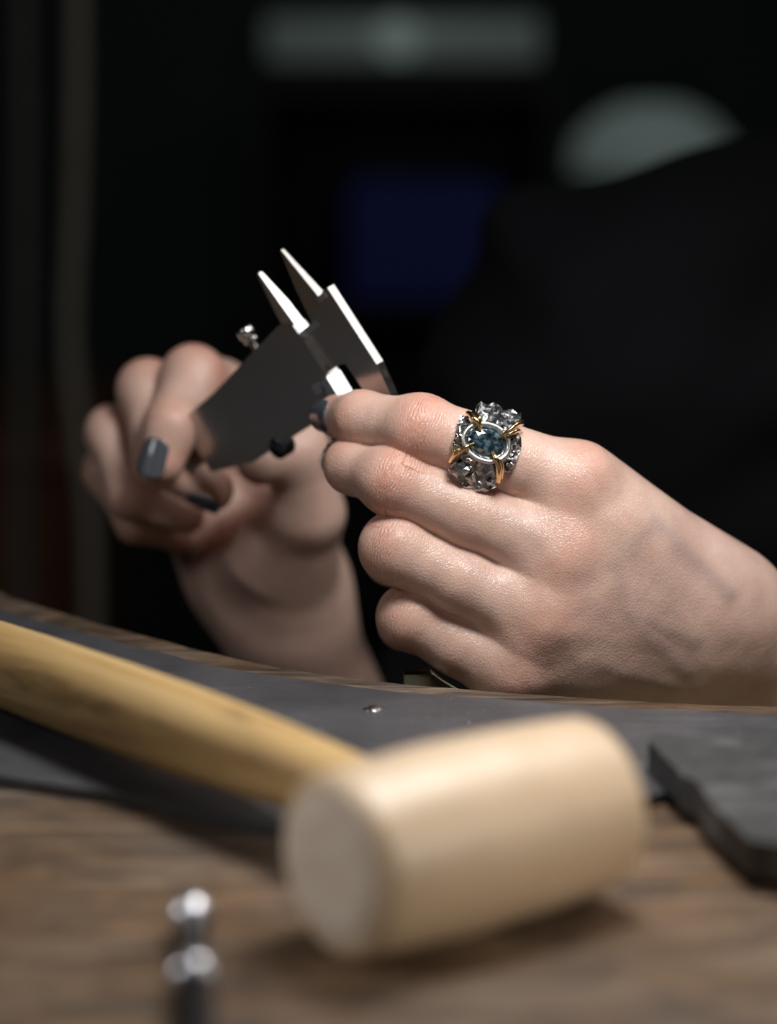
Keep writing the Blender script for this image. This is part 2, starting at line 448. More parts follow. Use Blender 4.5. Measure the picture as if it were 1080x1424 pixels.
def mesh_sdf(f, lo, hi, h, B=8):
    lo = np.asarray(lo, np.float32); hi = np.asarray(hi, np.float32)
    nb = np.ceil((hi - lo) / (B * h)).astype(int)
    bi = np.stack(np.meshgrid(*[np.arange(n) for n in nb], indexing='ij'), -1).reshape(-1, 3)
    cen = lo + (bi + .5) * (B * h)
    d = np.concatenate([f(c.astype(np.float32)) for c in np.array_split(cen, max(1, len(cen) // 200000))])
    bi = bi[np.abs(d) < B * h * 1.25]
    loc = np.stack(np.meshgrid(*[np.arange(B + 1)] * 3, indexing='ij'), -1).reshape(-1, 3)
    N = nb * B + 4
    key = lambda c: (c[:, 0].astype(np.int64) * N[1] + c[:, 1]) * N[2] + c[:, 2]
    sup = bi // 5
    sk = (sup[:, 0] * 10000 + sup[:, 1]) * 10000 + sup[:, 2]
    order = np.argsort(sk, kind='stable'); bi = bi[order]; sk = sk[order]
    starts = np.r_[0, np.nonzero(np.diff(sk))[0] + 1, len(sk)]
    V = np.empty((len(bi), (B + 1) ** 3), np.float32)
    for s, e in zip(starts[:-1], starts[1:]):
        g = (bi[s:e, None, :] * B + loc[None]).reshape(-1, 3)
        V[s:e] = f((lo + g * h).astype(np.float32)).reshape(e - s, -1)
    V = V.reshape(-1, B + 1, B + 1, B + 1); S = V < 0
    corners = [(i, j, k) for i in (0, 1) for j in (0, 1) for k in (0, 1)]
    cnt = sum(S[:, i:B + i, j:B + j, k:B + k].astype(np.int8) for i, j, k in corners)
    act = np.argwhere((cnt > 0) & (cnt < 8))
    gc = bi[act[:, 0]] * B + act[:, 1:]
    vals = np.stack([V[act[:, 0], act[:, 1] + i, act[:, 2] + j, act[:, 3] + k] for i, j, k in corners], 1)
    cc = np.array(corners, np.float32)
    acc = np.zeros((len(act), 3), np.float32); n = np.zeros(len(act), np.float32)
    for a in range(8):
        for b in range(a + 1, 8):
            if np.abs(cc[a] - cc[b]).sum() != 1: continue
            va, vb_ = vals[:, a], vals[:, b]; m = (va < 0) != (vb_ < 0)
            t = np.where(m, va / np.where(m, va - vb_, 1), 0)
            acc += np.where(m[:, None], cc[a] + t[:, None] * (cc[b] - cc[a]), 0); n += m
    verts = lo + (gc + acc / n[:, None]) * h
    kk = key(gc + 1); o = np.argsort(kk); ks = kk[o]
    def look(c):
        q = key(c + 1); i = np.clip(np.searchsorted(ks, q), 0, len(ks) - 1)
        return np.where(ks[i] == q, o[i], -1)
    quads = []
    for ax in range(3):
        e = [0, 0, 0]; e[ax] = 1
        s0 = S[:, :B, :B, :B]; s1 = S[:, e[0]:B + e[0], e[1]:B + e[1], e[2]:B + e[2]]
        ed = np.argwhere(s0 != s1); ins = s0[tuple(ed.T)]
        g = bi[ed[:, 0]] * B + ed[:, 1:]
        a1 = np.eye(3, dtype=int)[(ax + 1) % 3]; a2 = np.eye(3, dtype=int)[(ax + 2) % 3]
        q = np.stack([look(g), look(g - a1), look(g - a1 - a2), look(g - a2)], 1)
        ok = (q >= 0).all(1); q = q[ok]; ins = ins[ok]
        q[~ins] = q[~ins][:, ::-1]
        quads.append(q)
    quads = np.concatenate(quads)
    # pull vertices onto the surface
    for _ in range(2):
        eps = h * .5; tet = np.array([[1, -1, -1], [-1, -1, 1], [-1, 1, -1], [1, 1, 1]], np.float32)
        osort = np.lexsort(tuple((verts // .03).T.astype(int)))
        for ch in np.array_split(osort, max(1, len(osort) // 6000)):
            P = verts[ch].astype(np.float32)
            gr = sum(t[None] * f(P + t * eps)[:, None] for t in tet) / (4 * eps)
            dd = f(P); g2 = np.maximum((gr * gr).sum(1), .2)
            st = np.clip(dd / g2, -.6 * h, .6 * h)
            verts[ch] = P - st[:, None] * gr
    return verts, quads
def vnormals(v, q):
    n = np.zeros_like(v); fn = np.cross(v[q[:, 2]] - v[q[:, 0]], v[q[:, 3]] - v[q[:, 1]])
    for i in range(4): np.add.at(n, q[:, i], fn)
    return n / np.maximum(np.linalg.norm(n, axis=1), 1e-12)[:, None]
def fill_mesh(name, verts, quads, attrs=None):
    me = bpy.data.meshes.new(name)
    me.vertices.add(len(verts)); me.vertices.foreach_set('co', verts.astype(np.float32).ravel())
    me.loops.add(len(quads) * 4); me.loops.foreach_set('vertex_index', quads.astype(np.int32).ravel())
    me.polygons.add(len(quads))
    me.polygons.foreach_set('loop_start', np.arange(0, len(quads) * 4, 4, dtype=np.int32))
    me.update(calc_edges=True); me.validate()
    me.polygons.foreach_set('use_smooth', np.ones(len(me.polygons), bool))
    for k, a in (attrs or {}).items():
        at = me.attributes.new(k, 'FLOAT', 'POINT'); at.data.foreach_set('value', a.astype(np.float32))
    return me
def seg_dist(P, a, b):
    a = np.asarray(a); b = np.asarray(b); ba = b - a; q = P - a
    t = np.clip((q @ ba) / (ba @ ba), 0, 1); return np.linalg.norm(q - t[:, None] * ba, axis=1)

mm = .001
# ------- ringed hand (the person's left hand), its back towards the camera: joints MCP, PIP, DIP, tip
RH = {
    'index':  [W(800, 672, .744), W(585, 597, .741), W(502, 582, .755), W(470, 579, .768)],
    'middle': [W(782, 772, .738), W(548, 669, .738), W(490, 648, .753), W(476, 640, .769)],
    'ring':   [W(755, 862, .7345), W(550, 762, .7365), W(546, 775, .763), W(590, 790, .778)],
    'pinky':  [W(715, 936, .7365), W(570, 858, .7395), W(562, 868, .762), W(604, 880, .775)],
}
RR = {'index': (11.8, 11.2, 9.9, 8.3, 7.2), 'middle': (12.0, 10.8, 10.0, 8.4, 7.0), 'ring': (11.8, 10.7, 10.2, 8.6, 7.2), 'pinky': (11.6, 10.1, 9.3, 7.8, 6.6)}
carp = {'index': W(958, 805, .757), 'middle': W(962, 842, .753), 'ring': W(955, 882, .754), 'pinky': W(945, 920, .759)}
LW = W(1005, 878, .763); LE = np.array([.272, .868, -.148])
CAMD = np.array([0, -1, .15])
def finger_prims(J, R):
    m, p, d, t = J; r = [x * mm for x in R]
    mid = m + (p - m) * .55
    prox = [RC(m, mid, r[0], r[1] * .985), RC(mid, p, r[1] * .985, r[2])]
    rest = [RC(mid, p, r[1] * .97, r[2]), sph(p, r[2] * 1.04), RC(p, d, r[2] * .97, r[3]), RC(d, t, r[3], r[4])]
    return prox, rest
FP = {k: finger_prims(RH[k], RR[k]) for k in RH}
palm = []
for k, rc, rm in (('index', 13.5, 11.2), ('middle', 13.5, 11.6), ('ring', 13, 11.4), ('pinky', 12.5, 10.8)):
    palm.append(RC(carp[k], RH[k][0], rc * mm, rm * mm))
    palm.append(RC(carp[k] + np.array([0, .012, -.002]), RH[k][0] + np.array([.004, .012, -.002]), rc * mm, rm * mm))
for a, b in (('index', 'middle'), ('middle', 'ring'), ('ring', 'pinky')):
    w = (RH[a][0] + RH[b][0]) / 2 + (RH[a][1] - RH[a][0]) * .12
    palm.append(sph(w + np.array([.001, .003, 0]), 8.0 * mm)); w2 = (RH[a][0] + RH[b][0] + carp[a] + carp[b]) / 4; palm.append(RC((RH[a][0] + RH[b][0]) / 2, w2, 9.0 * mm, 12.5 * mm))
for a, b, r in ((W(775, 897, .7445), W(925, 898, .7570), .0160), (W(800, 822, .7440), W(940, 842, .7560), .0160), (W(842, 738, .7470), W(930, 790, .7560), .0150)):
    palm.append(RC(a, b, r, r))
knuck = [sph(RH[k][0] + CAMD * 2.6 * mm + np.array([.001, 0, .001]), r * mm) for k, r in (('index', 8.9), ('middle', 9.0), ('ring', 8.4), ('pinky', 7.8))]
thumbL = [RC(W(950, 800, .780), W(880, 742, .792), 14 * mm, 12.5 * mm), RC(W(880, 742, .792), W(770, 695, .802), 12.5 * mm, 10 * mm),
          RC(W(770, 695, .802), W(650, 650, .806), 10 * mm, 9 * mm), RC(W(650, 650, .806), W(575, 622, .796), 9 * mm, 7.5 * mm)]
wristL = [RC(W(952, 862, .760), LW, 21 * mm, 20.5 * mm, (0, 1, 0), 1.15), RC(W(955, 815, .777), LW + np.array([.002, .003, .006]), 15 * mm, 19 * mm),
          RC(LW, LW + (LE - LW) * .35, 20.5 * mm, 27 * mm, (0, 1, .2), 1.08), RC(LW + (LE - LW) * .35, LE, 27 * mm, 38 * mm), RC(LE, LE + np.array([.02, .035, .055]), 38 * mm, 40 * mm)]
def sdf_left(P):
    box = (P.min(0), P.max(0))
    pal = chain(palm, P, box, 11 * mm)
    pal = sm(pal, chain(wristL, P, box, 10 * mm), 16 * mm)
    prox = None
    for k in FP: prox = sm(prox, chain(FP[k][0], P, box, 3 * mm), 1.0 * mm)
    A = sm(prox, pal, 6.5 * mm)
    A = sm(A, chain(knuck, P, box, 1 * mm), 6 * mm)
    A = sm(A, chain(thumbL, P, box, 5 * mm), 9 * mm)
    for k in FP:
        c = chain(FP[k][1], P, box, 4 * mm)
        A = sm(A, c, .8 * mm)
    return np.full(len(P), .2, np.float32) if A is None else A

# ------- caliper hand (the person's right hand), palm side towards the camera
GH = {
    'index':  [W(350, 562, .890), W(268, 524, .848), W(240, 592, .826), W(224, 640, .822)],
    'middle': [W(305, 600, .898), W(205, 542, .858), W(222, 640, .838), W(296, 682, .836)],
    'ring':   [W(278, 650, .902), W(158, 602, .866), W(182, 690, .848), W(258, 716, .852)],
    'pinky':  [W(262, 705, .902), W(150, 655, .872), W(190, 728, .860), W(250, 746, .866)],
}
GR = {'index': (11.5, 10.8, 10.2, 9.4, 8.2), 'middle': (11.5, 10.6, 10.0, 8.8, 7.4), 'ring': (11, 10, 9.2, 8.2, 7), 'pinky': (10, 9, 8.2, 7.2, 6.2)}
GP = {k: finger_prims(GH[k], GR[k]) for k in GH}
RW = W(402, 872, .878); RE = np.array([.020, .985, -.225])
gpalm = []
for k, c in (('index', W(420, 800, .885)), ('middle', W(395, 812, .893)), ('ring', W(365, 815, .897)), ('pinky', W(340, 815, .897))):
    gpalm.append(RC(c, GH[k][0], 14 * mm, 11.5 * mm))
gpalm += [sph(W(318, 785, .886), 17 * mm), sph(W(300, 730, .886), 14 * mm), RC(W(330, 800, .884), W(280, 720, .888), 17 * mm, 13 * mm)]
gthumb = [RC(W(402, 815, .870), W(424, 715, .850), 18 * mm, 13.5 * mm), RC(W(380, 770, .868), W(405, 730, .858), 20 * mm, 15 * mm),
          RC(W(426, 712, .848), W(414, 628, .840), 13.2 * mm, 10.8 * mm), RC(W(414, 628, .840), W(362, 640, .832), 10.6 * mm, 8.8 * mm)]
gwrist = [RC(W(385, 820, .886), RW, 23 * mm, 22 * mm, (0, 1, 0), 1.2), RC(RW, RW + (RE - RW) * .3, 23.5 * mm, 28 * mm, (0, 1, .3), 1.15),
          RC(RW + (RE - RW) * .3, RE, 28 * mm, 39 * mm), RC(RE, RE + np.array([.008, .012, .07]), 39 * mm, 41 * mm)]
def sdf_right(P):
    box = (P.min(0), P.max(0))
    pal = sm(chain(gpalm, P, box, 9 * mm), chain(gwrist, P, box, 10 * mm), 18 * mm)
    prox = None
    for k in GP: prox = sm(prox, chain(GP[k][0], P, box, 3 * mm), 1.2 * mm)
    A = sm(prox, pal, 8 * mm)
    A = sm(A, chain(gthumb, P, box, 5 * mm), 7 * mm)
    for k in GP: A = sm(A, chain(GP[k][1], P, box, 4 * mm), 1 * mm)
    return np.full(len(P), .2, np.float32) if A is None else A

# ------- head, trunk, upper arms and legs (mostly out of frame)
SR = np.array([.097, 1.045, .061]); SL = np.array([.428, 1.045, .061]); NK = np.array([.264, 1.055, .101])
HD = np.array([.268, .985, .325])
hips = [np.array([.155, 1.13, -.395]), np.array([.325, 1.13, -.395])]
knees = [np.array([.10, .70, -.405]), np.array([.385, .70, -.405])]
ankles = [np.array([.10, .78, -.845]), np.array([.385, .78, -.845])]
trunk = [RC((.155, 1.075, .005), (.325, 1.075, .005), .095, .095, (0, 1, 0), 1.1), RC((.165, 1.10, -.13), (.315, 1.10, -.13), .095, .095, (0, 1, 0), 1.05),
         RC((.175, 1.12, -.26), (.305, 1.12, -.26), .085, .085), RC((.165, 1.135, -.37), (.315, 1.135, -.37), .105, .105),
         RC(SR, NK + np.array([-.03, .01, -.005]), .050, .050), RC(SL, NK + np.array([.03, .01, -.005]), .050, .050)]
upperarm = [RC(SR, RE + np.array([0, .004, .02]), .052, .040), RC(SL, LE + np.array([.005, .01, .02]), .052, .040)]
legs = []
for h_, k_, a_ in zip(hips, knees, ankles):
    legs += [RC(h_, k_, .078, .056), RC(k_, a_, .054, .038)]
feet = [RC(a_ + np.array([0, .02, -.035]), a_ + np.array([0, -.12, -.05]), .034, .024) for a_ in ankles]
headp = [RC(NK, HD + np.array([0, .02, -.07]), .052, .050), sph(HD + np.array([0, .02, .03]), .086, (1, 0, 0), 1.12),
         RC(HD + np.array([0, -.045, -.02]), HD + np.array([0, -.050, -.086]), .067, .040, (1, 0, 0), 1.05),
         RC(HD + np.array([0, -.100, .005]), HD + np.array([0, -.118, -.022]), .006, .010), sph(HD + np.array([-.012, -.103, -.026]), .007), sph(HD + np.array([.012, -.103, -.026]), .007),
         RC(HD + np.array([-.014, -.094, -.053]), HD + np.array([.014, -.094, -.053]), .006, .006),
         RC(HD + np.array([-.014, -.092, -.062]), HD + np.array([.014, -.092, -.062]), .006, .006),
         RC(HD + np.array([-.045, -.078, .022]), HD + np.array([-.016, -.092, .022]), .005, .006), RC(HD + np.array([.016, -.094, .022]), HD + np.array([.045, -.078, .022]), .006, .005),
         RC(HD + np.array([-.080, .012, .010]), HD + np.array([-.076, .006, -.030]), .014, .009, (1, 0, 0), 1.8), RC(HD + np.array([.080, .012, .010]), HD + np.array([.076, .006, -.030]), .014, .009, (1, 0, 0), 1.8)]
HP = math.radians(24)
def head_turn(P):
    """the head bends forward, looking down at the hands"""
    q = P - HD; c, s_ = math.cos(HP), math.sin(HP)
    return (np.stack([q[:, 0], c * q[:, 1] + s_ * q[:, 2], -s_ * q[:, 1] + c * q[:, 2]], 1) + HD).astype(np.float32)
def sdf_body(P):
    box = (P.min(0) - 1, P.max(0) + 1)
    A = chain(trunk, P, box, .05); A = sm(A, chain(upperarm, P, box, .005), .02)
    A = sm(A, chain(legs, P, box, .01), .03); A = sm(A, chain(feet, P, box, .01), .02)
    H = sm(chain(headp[1:], head_turn(P), box, .012), headp[0](P, box), .012); P0 = P; P = head_turn(P)
    eyes = None
    for s in (-1, 1):
        c = HD + np.array([s * .031, -.094, .004]); q = P - c
        H = smx(H, -(np.sqrt((q * q).sum(1)) - .010), .012)
    H = np.minimum(H, np.minimum(*[np.sqrt(((P - (HD + np.array([s * .031, -.082, .004]))) ** 2).sum(1)) - .0125 for s in (-1, 1)]))
    return sm(A, H, .03)
def fbm(P, s, seed=0.0):
    """cheap smooth folds: sums of sines in turned directions"""
    r = np.random.RandomState(int(seed * 10) + 3); d = np.zeros(len(P))
    for i in range(7):
        k = unit(r.randn(3)) * s * (0.6 + r.rand() * 1.6); d += np.sin(P @ k + r.rand() * 6.28 + 1.3 * np.sin(P @ (k[[1, 2, 0]] * .7)))
    return d / 7
def sdf_shirt(P):
    box = (P.min(0) - 1, P.max(0) + 1)
    A = chain(trunk, P, box, .05)
    A = sm(A, chain(upperarm, P, box, .005), .03) - .016
    A = smx(A, -(P[:, 2] + .40), .01)
    A = smx(A, P[:, 2] - .146, .008)
    return A - .014 * fbm(P, 58., .4).astype(np.float32)
def sdf_trousers(P):
    box = (P.min(0) - 1, P.max(0) + 1)
    A = chain(legs, P, box, .01)
    A = sm(A, RC((.165, 1.135, -.37), (.315, 1.135, -.37), .105, .105)(P, box), .04) - .009
    A = smx(A, P[:, 2] + .33, .01); A = smx(A, -(P[:, 2] + .85), .008)
    return A - .006 * fbm(P, 38., .8).astype(np.float32)
def sdf_hair(P):
    P = head_turn(P)
    q = P - (HD + np.array([0, .03, .035])); q = q * np.array([1.08, .97, 1.0])
    A = np.sqrt((q * q).sum(1)) - .098
    A = smx(A, -(P[:, 1] - (HD[1] - .045) + np.maximum(0, P[:, 2] - HD[2] - .06) * .9), .01)
    bun = np.sqrt(((P - (HD + np.array([0, .13, .03]))) ** 2).sum(1)) - .038
    A = smx(A, -(P[:, 2] - HD[2] + .055), .01)
    return (sm(A, bun, .02) - .003 * fbm(P, 260., .2)).astype(np.float32)
def sdf_shoes(P):
    box = (P.min(0) - 1, P.max(0) + 1)
    A = chain(feet, P, box, .01) - .006
    A = smx(A, -(P[:, 2] - FZ), .004); return smx(A, P[:, 2] + .845, .006)

lv, lq = mesh_sdf(sdf_left, (-.03, .70, -.20), (.34, .96, .09), .62 * mm)
rv_, rq = mesh_sdf(sdf_right, (-.14, .79, -.28), (.08, 1.05, .09), .95 * mm)
bv, bq = mesh_sdf(sdf_body, (-.06, .60, -.93), (.56, 1.30, .48), 6 * mm)

# fine shape of the ringed hand: veins, tendons, soft unevenness
veins = [[(905, 715), (882, 735), (872, 752)], [(850, 770), (856, 800), (868, 838), (905, 880), (950, 925)], [(868, 838), (900, 850), (960, 880)], [(700, 700), (745, 735)],
         [(905, 715), (960, 770), (1010, 820)], [(790, 890), (850, 915), (930, 950)]]
ln = vnormals(lv, lq)
back = np.clip(-ln[:, 1] * 1.4 - .1, 0, 1)
def project(P):
    q = P - np.array([0, 0, CAMH]); dep = q @ FWD
    return np.stack([540 + FPX * (q @ RT) / dep, 712 - FPX * (q @ UP) / dep], 1)
lpx = project(lv)
vein = np.zeros(len(lv))
for vl in veins:
    pts = [W(x, y, .744) for x, y in vl]
    pts = catmull(pts, 6)
    for a, b in zip(pts[:-1], pts[1:]):
        # distance in the plane of the back of the hand
        d = seg_dist(lv * np.array([1, .15, 1]), a * np.array([1, .15, 1]), b * np.array([1, .15, 1]))
        vein = np.maximum(vein, np.exp(-(d / .0028) ** 2))
vein *= back
tendon = np.zeros(len(lv))
for k in RH:
    a, b = RH[k][0], carp[k]
    d = seg_dist(lv * np.array([1, .2, 1]), a * np.array([1, .2, 1]), b * np.array([1, .2, 1]))
    tendon = np.maximum(tendon, np.exp(-(d / .0032) ** 2))
tendon *= back
lv = lv + ln * ((0.0004 * vein + .0004 * tendon + .0002 * fbm(lv, 330., .3) * back)[:, None])

def attrs_for(P, N, H, fing, extra_red=()):
    red = np.zeros(len(P)); wr = np.zeros(len(P)); al = np.zeros(len(P))
    for k in H:
        for j, s, a in ((0, .0085, .55), (1, .0078, .85 if k in ('index', 'middle') else .5), (2, .006, .5), (3, .008, .55)):
            c = H[k][j]; d = np.linalg.norm(P - c, axis=1)
            red = np.maximum(red, a * np.exp(-(np.maximum(d - RR[k][min(j, 4)] * mm, 0) / s) ** 2 * 1.0) * np.exp(-(np.abs((P - c) @ unit(H[k][min(j + 1, 3)] - H[k][max(j - 1, 0)])) / s) ** 2))
        for j, s, a in ((1, .0058, 1.), (2, .0035, .7)):
            c = H[k][j]; ax = unit(H[k][j + 1] - H[k][j - 1]); q = P - c
            w = a * np.exp(-((q @ ax) / s) ** 2) * (np.linalg.norm(q, axis=1) < .016)
            m = w > wr; wr = np.where(m, w, wr); al = np.where(m, q @ ax, al)
    return red, wr, al
lred, lwr, lal = attrs_for(lv, ln, RH, FP)
lwr *= back ** .5
rn = vnormals(rv_, rq)
rred, rwr, ral = attrs_for(rv_, rn, GH, GP)
rpx = project(rv_)
ink = np.exp(-(((rpx[:, 0] - 512) / 14) ** 2 + ((rpx[:, 1] - 892) / 22) ** 2)) * (rn[:, 1] < -.05) * .8
verts = np.concatenate([lv, rv_, bv]); quads = np.concatenate([lq, rq + len(lv), bq + len(lv) + len(rv_)])
zb = np.zeros(len(bv))
bl = head_turn(bv)
lips = 1.3 * np.exp(-(seg_dist(bl, HD + np.array([-.016, -.094, -.058]), HD + np.array([.016, -.094, -.058])) / .0125) ** 4)
at = {'red': np.concatenate([lred, rred, np.minimum(lips, 1)]), 'wrinkle': np.concatenate([lwr, rwr * .6, zb]), 'along': np.concatenate([lal, ral, zb]),
      'vein': np.concatenate([vein * .55, np.zeros(len(rv_)), zb]), 'ink': np.concatenate([np.zeros(len(lv)), ink, zb])}
person = thing('person', 'person in a black shirt at the workbench, holding a caliper against the ringed hand', 'person', (.245, 1.1, FZ))
body = link_mesh('body', fill_mesh('body', verts, quads, at), SKIN, person)
for nm, f, lo, hi, h, mt in (('shirt', sdf_shirt, (-.08, .84, -.45), (.58, 1.28, .20), 5 * mm, SHIRT),
                             ('trousers', sdf_trousers, (-.02, .58, -.9), (.52, 1.30, -.28), 7 * mm, TROUSER),
                             ('hair', sdf_hair, (.12, .86, .22), (.40, 1.20, .50), 4 * mm, HAIR),
                             ('shoe', sdf_shoes, (.02, .58, -.94), (.24, .88, -.80), 6 * mm, BLACK_PAINT), ('shoe', sdf_shoes, (.25, .58, -.94), (.48, .88, -.80), 6 * mm, BLACK_PAINT)):
    v, q = mesh_sdf(f, lo, hi, h)
    link_mesh(nm, fill_mesh(nm, v, q), mt, person)

# eyebrows on the bent head
ch_, sh_ = math.cos(HP), math.sin(HP)
def unturn(q): return np.array([q[0], ch_ * q[1] - sh_ * q[2], sh_ * q[1] + ch_ * q[2]]) + HD
for sd in (-1, 1):
    pts = []
    for k in range(9):
        t = k / 8; x = sd * (.015 + .036 * t); z = .029 - .017 * t ** 1.3 + .006 * math.sin(t * 3.0)
        ys = np.linspace(-.14, -.02, 241); d = sdf_body(np.array([unturn((x, y, z)) for y in ys], np.float32))
        pts.append(unturn((x, ys[np.argmax(d < 0)] - .0005, z)))
    bm = bmesh.new(); add_tube(bm, pts, [.0025 - .0017 * (k / 8) ** 2 for k in range(9)], 8); part('eyebrow', bm, HAIR, person)

# painted fingernails
def nail(d, t, r0, r1, nrm, half, length, back_off, label=None):
    d, t = np.asarray(d), np.asarray(t); ax = unit(t - d); nr = unit(np.asarray(nrm) - ax * np.dot(nrm, ax)); sd = np.cross(ax, nr)
    L = np.linalg.norm(t - d)
    bm = bmesh.new(); nu, nv = 12, 14; g = [[], []]
    for lay in (0, 1):
        for j in range(nv + 1):
            v = j / nv; row = []
            wdt = half * (1 - .10 * (1 - v)) * (1 - max(0, v - .72) ** 2 * 7) * (1 - max(0, .22 - v) ** 2 * 7)
            s = back_off + length * v            # distance along the axis, measured from the last joint
            r = np.interp(s, [0, L, L + r1], [r0, r1, r1 * .86])
            for i in range(nu + 1):
                u = (i / nu * 2 - 1); a = u * wdt / r
                rr = r * (.985 if lay else 1.0) + (.00045 * (1 - .55 * u * u) if not lay else -.0006)
                row.append(bm.verts.new(d + ax * s + (nr * math.cos(a) + sd * math.sin(a)) * rr))
            g[lay].append(row)
    for lay in (0, 1):
        for j in range(nv):
            for i in range(nu): bm.faces.new((g[lay][j][i], g[lay][j][i + 1], g[lay][j + 1][i + 1], g[lay][j + 1][i]))
    rim = [(j, 0) for j in range(nv)] + [(nv, i) for i in range(nu)] + [(j, nu) for j in range(nv, 0, -1)] + [(0, i) for i in range(nu, 0, -1)]
    for a, b in zip(rim, rim[1:] + rim[:1]): bm.faces.new((g[0][a[0]][a[1]], g[0][b[0]][b[1]], g[1][b[0]][b[1]], g[1][a[0]][a[1]]))
    o = part('fingernail', bm, NAIL, person)
    o['label'] = label or 'fingernail with dark grey polish'
    return o
J = RH['index']; nail(J[2], J[3], 8.3 * mm, 7.2 * mm, (-.85, -.5, .1), 6 * mm, 13 * mm, 10 * mm)
J = RH['middle']; nail(J[2], J[3], 8.4 * mm, 7.0 * mm, (-.72, -.68, .1), 6 * mm, 13 * mm, 10 * mm)
J = GH['index']; nail(J[2], J[3], 9.4 * mm, 8.2 * mm, (-.38, -.92, .1), 5.8 * mm, 13.5 * mm, 7 * mm, 'fingernail with glossy grey polish catching the light')
J = GH['middle']; nail(J[2], J[3], 8.8 * mm, 7.4 * mm, (.1, -.55, -.80), 5.5 * mm, 12 * mm, 15 * mm)

# ---------------------------------------------------------------- stool under the person
st = thing('stool', 'dark round stool under the seated person, hidden behind the workbench', 'stool', (.24, 1.13, FZ))
Mz = frame((.24, 1.13, 0), (1, 0, 0), (0, 1, 0), (0, 0, 1))
bm = bmesh.new(); add_lathe(bm, [(0, -.545), (.15, -.545), (.165, -.53), (.165, -.51), (.15, -.497), (0, -.495)], Mz, 32); part('seat', bm, BLACK_PAINT, st)
for a in range(4):
    c, s = math.cos(a * math.pi / 2 + .78), math.sin(a * math.pi / 2 + .78)
    bm = bmesh.new(); add_tube(bm, [(.24 + c * .10, 1.13 + s * .10, -.54), (.24 + c * .17, 1.13 + s * .17, FZ)], .014, 10); part('leg', bm, BLACK_PAINT, st)

# ---------------------------------------------------------------- ring
ia, ib = RH['index'][1], RH['index'][0]
A_ = unit(ib - ia)                                          # along the finger towards the knuckle
N_ = np.array([0.02, -.95, .35]); N_ = unit(N_ - A_ * (N_ @ A_)); B_ = np.cross(N_, A_)
if B_[2] < 0: B_ = -B_
rc_ = ia + A_ * 18.6 * mm
Rf = 10.3 * mm
ring = thing('ring', 'crumpled dark silver ring with an oval blue-grey gemstone on the index finger', 'ring', tuple(rc_))
def RP(a, b, n): return rc_ + A_ * a * mm + B_ * b * mm + N_ * n * mm
prng = np.random.RandomState(11)
from mathutils.geometry import delaunay_2d_cdt
def local(p):
    """crop coordinates of the ring's close-up, measured from the stone, as millimetres along and across the finger"""
    dx, dy = p[0] - 505, p[1] - 500
    return np.array([(dx * .956 + dy * .294) * .036, (dx * .294 - dy * .956) * .036])
def petal(poly, seed, lift, cup, amp, step=1.55):
    """crumpled foil: an irregular net of flat facets over a ragged outline, with thickness"""
    r = np.random.RandomState(seed)
    poly = [local(p) for p in poly]; n = len(poly); out = []
    for i in range(n):
        a, b = poly[i], poly[(i + 1) % n]; k = max(1, int(np.linalg.norm(b - a) / 1.5))
        out += [a + (b - a) * j / k + r.uniform(-.16, .16, 2) * (j > 0) for j in range(k)]
    def inside(p):
        c = False
        for i in range(n):
            a, b = poly[i], poly[(i + 1) % n]
            if (a[1] > p[1]) != (b[1] > p[1]) and p[0] < (b[0] - a[0]) * (p[1] - a[1]) / (b[1] - a[1]) + a[0]: c = not c
        return c
    P = np.array(out); lo, hi = P.min(0), P.max(0); pts = list(out); tries = 0
    while tries < 3000:
        tries += 1
        q = lo + (hi - lo) * r.rand(2)
        if inside(q) and min(np.linalg.norm(q - p) for p in pts) > step * (.62 + .5 * r.rand()): pts.append(q)
    res = delaunay_2d_cdt([Vector(p) for p in pts], [], [list(range(len(out)))], 1, 1e-5)
    cen = P.mean(0); R_ = np.linalg.norm(P - cen, axis=1).max()
    bm = bmesh.new(); vs = []
    for i, p in enumerate(res[0]):
        p = np.array(p); d = np.linalg.norm(p - cen) / R_
        z = lift + cup * d * d - p[1] ** 2 / 24 - max(0, abs(p[0]) - 6) ** 2 / 16 + amp * (r.choice([-1, -.55, .15, .7, 1.]) + .25 * r.randn()) * (1 if i >= len(out) else .7)
        vs.append(bm.verts.new(RP(p[0] + r.uniform(-.25, .25), p[1] + r.uniform(-.25, .25), z)))
    fs = []
    for f in res[2]:
        try: fs.append(bm.faces.new([vs[i] for i in f]))
        except ValueError: pass
    for v in [v for v in bm.verts if not v.link_faces]: bm.verts.remove(v)
    bmesh.ops.recalc_face_normals(bm, faces=bm.faces[:])
    if sum((f.normal.dot(Vector(N_)) for f in bm.faces)) < 0: bmesh.ops.reverse_faces(bm, faces=bm.faces[:])
    bmesh.ops.subdivide_edges(bm, edges=bm.edges[:], cuts=1, use_grid_fill=True)
    for v in bm.verts: v.co += Vector(N_) * (r.uniform(-.13, .13) * mm)
    bmesh.ops.triangulate(bm, faces=bm.faces[:])
    ext = bmesh.ops.extrude_face_region(bm, geom=bm.faces[:])
    top = set(v for v in ext['geom'] if isinstance(v, bmesh.types.BMVert))
    for v in bm.verts:
        if v not in top: v.co -= Vector(N_) * 1.3 * mm
    return part('petal', bm, PATINA, ring, False)
GN = 13.6
petal([(410, 215), (440, 165), (485, 130), (540, 150), (600, 130), (640, 120), (672, 150), (690, 185), (770, 185), (800, 215), (835, 215), (828, 290), (770, 345), (700, 395), (630, 400), (590, 372), (530, 350), (470, 345), (440, 320), (415, 270)], 5, GN + 1.6, 1.8, .62)['label'] = 'bright crumpled silver petal above the stone'
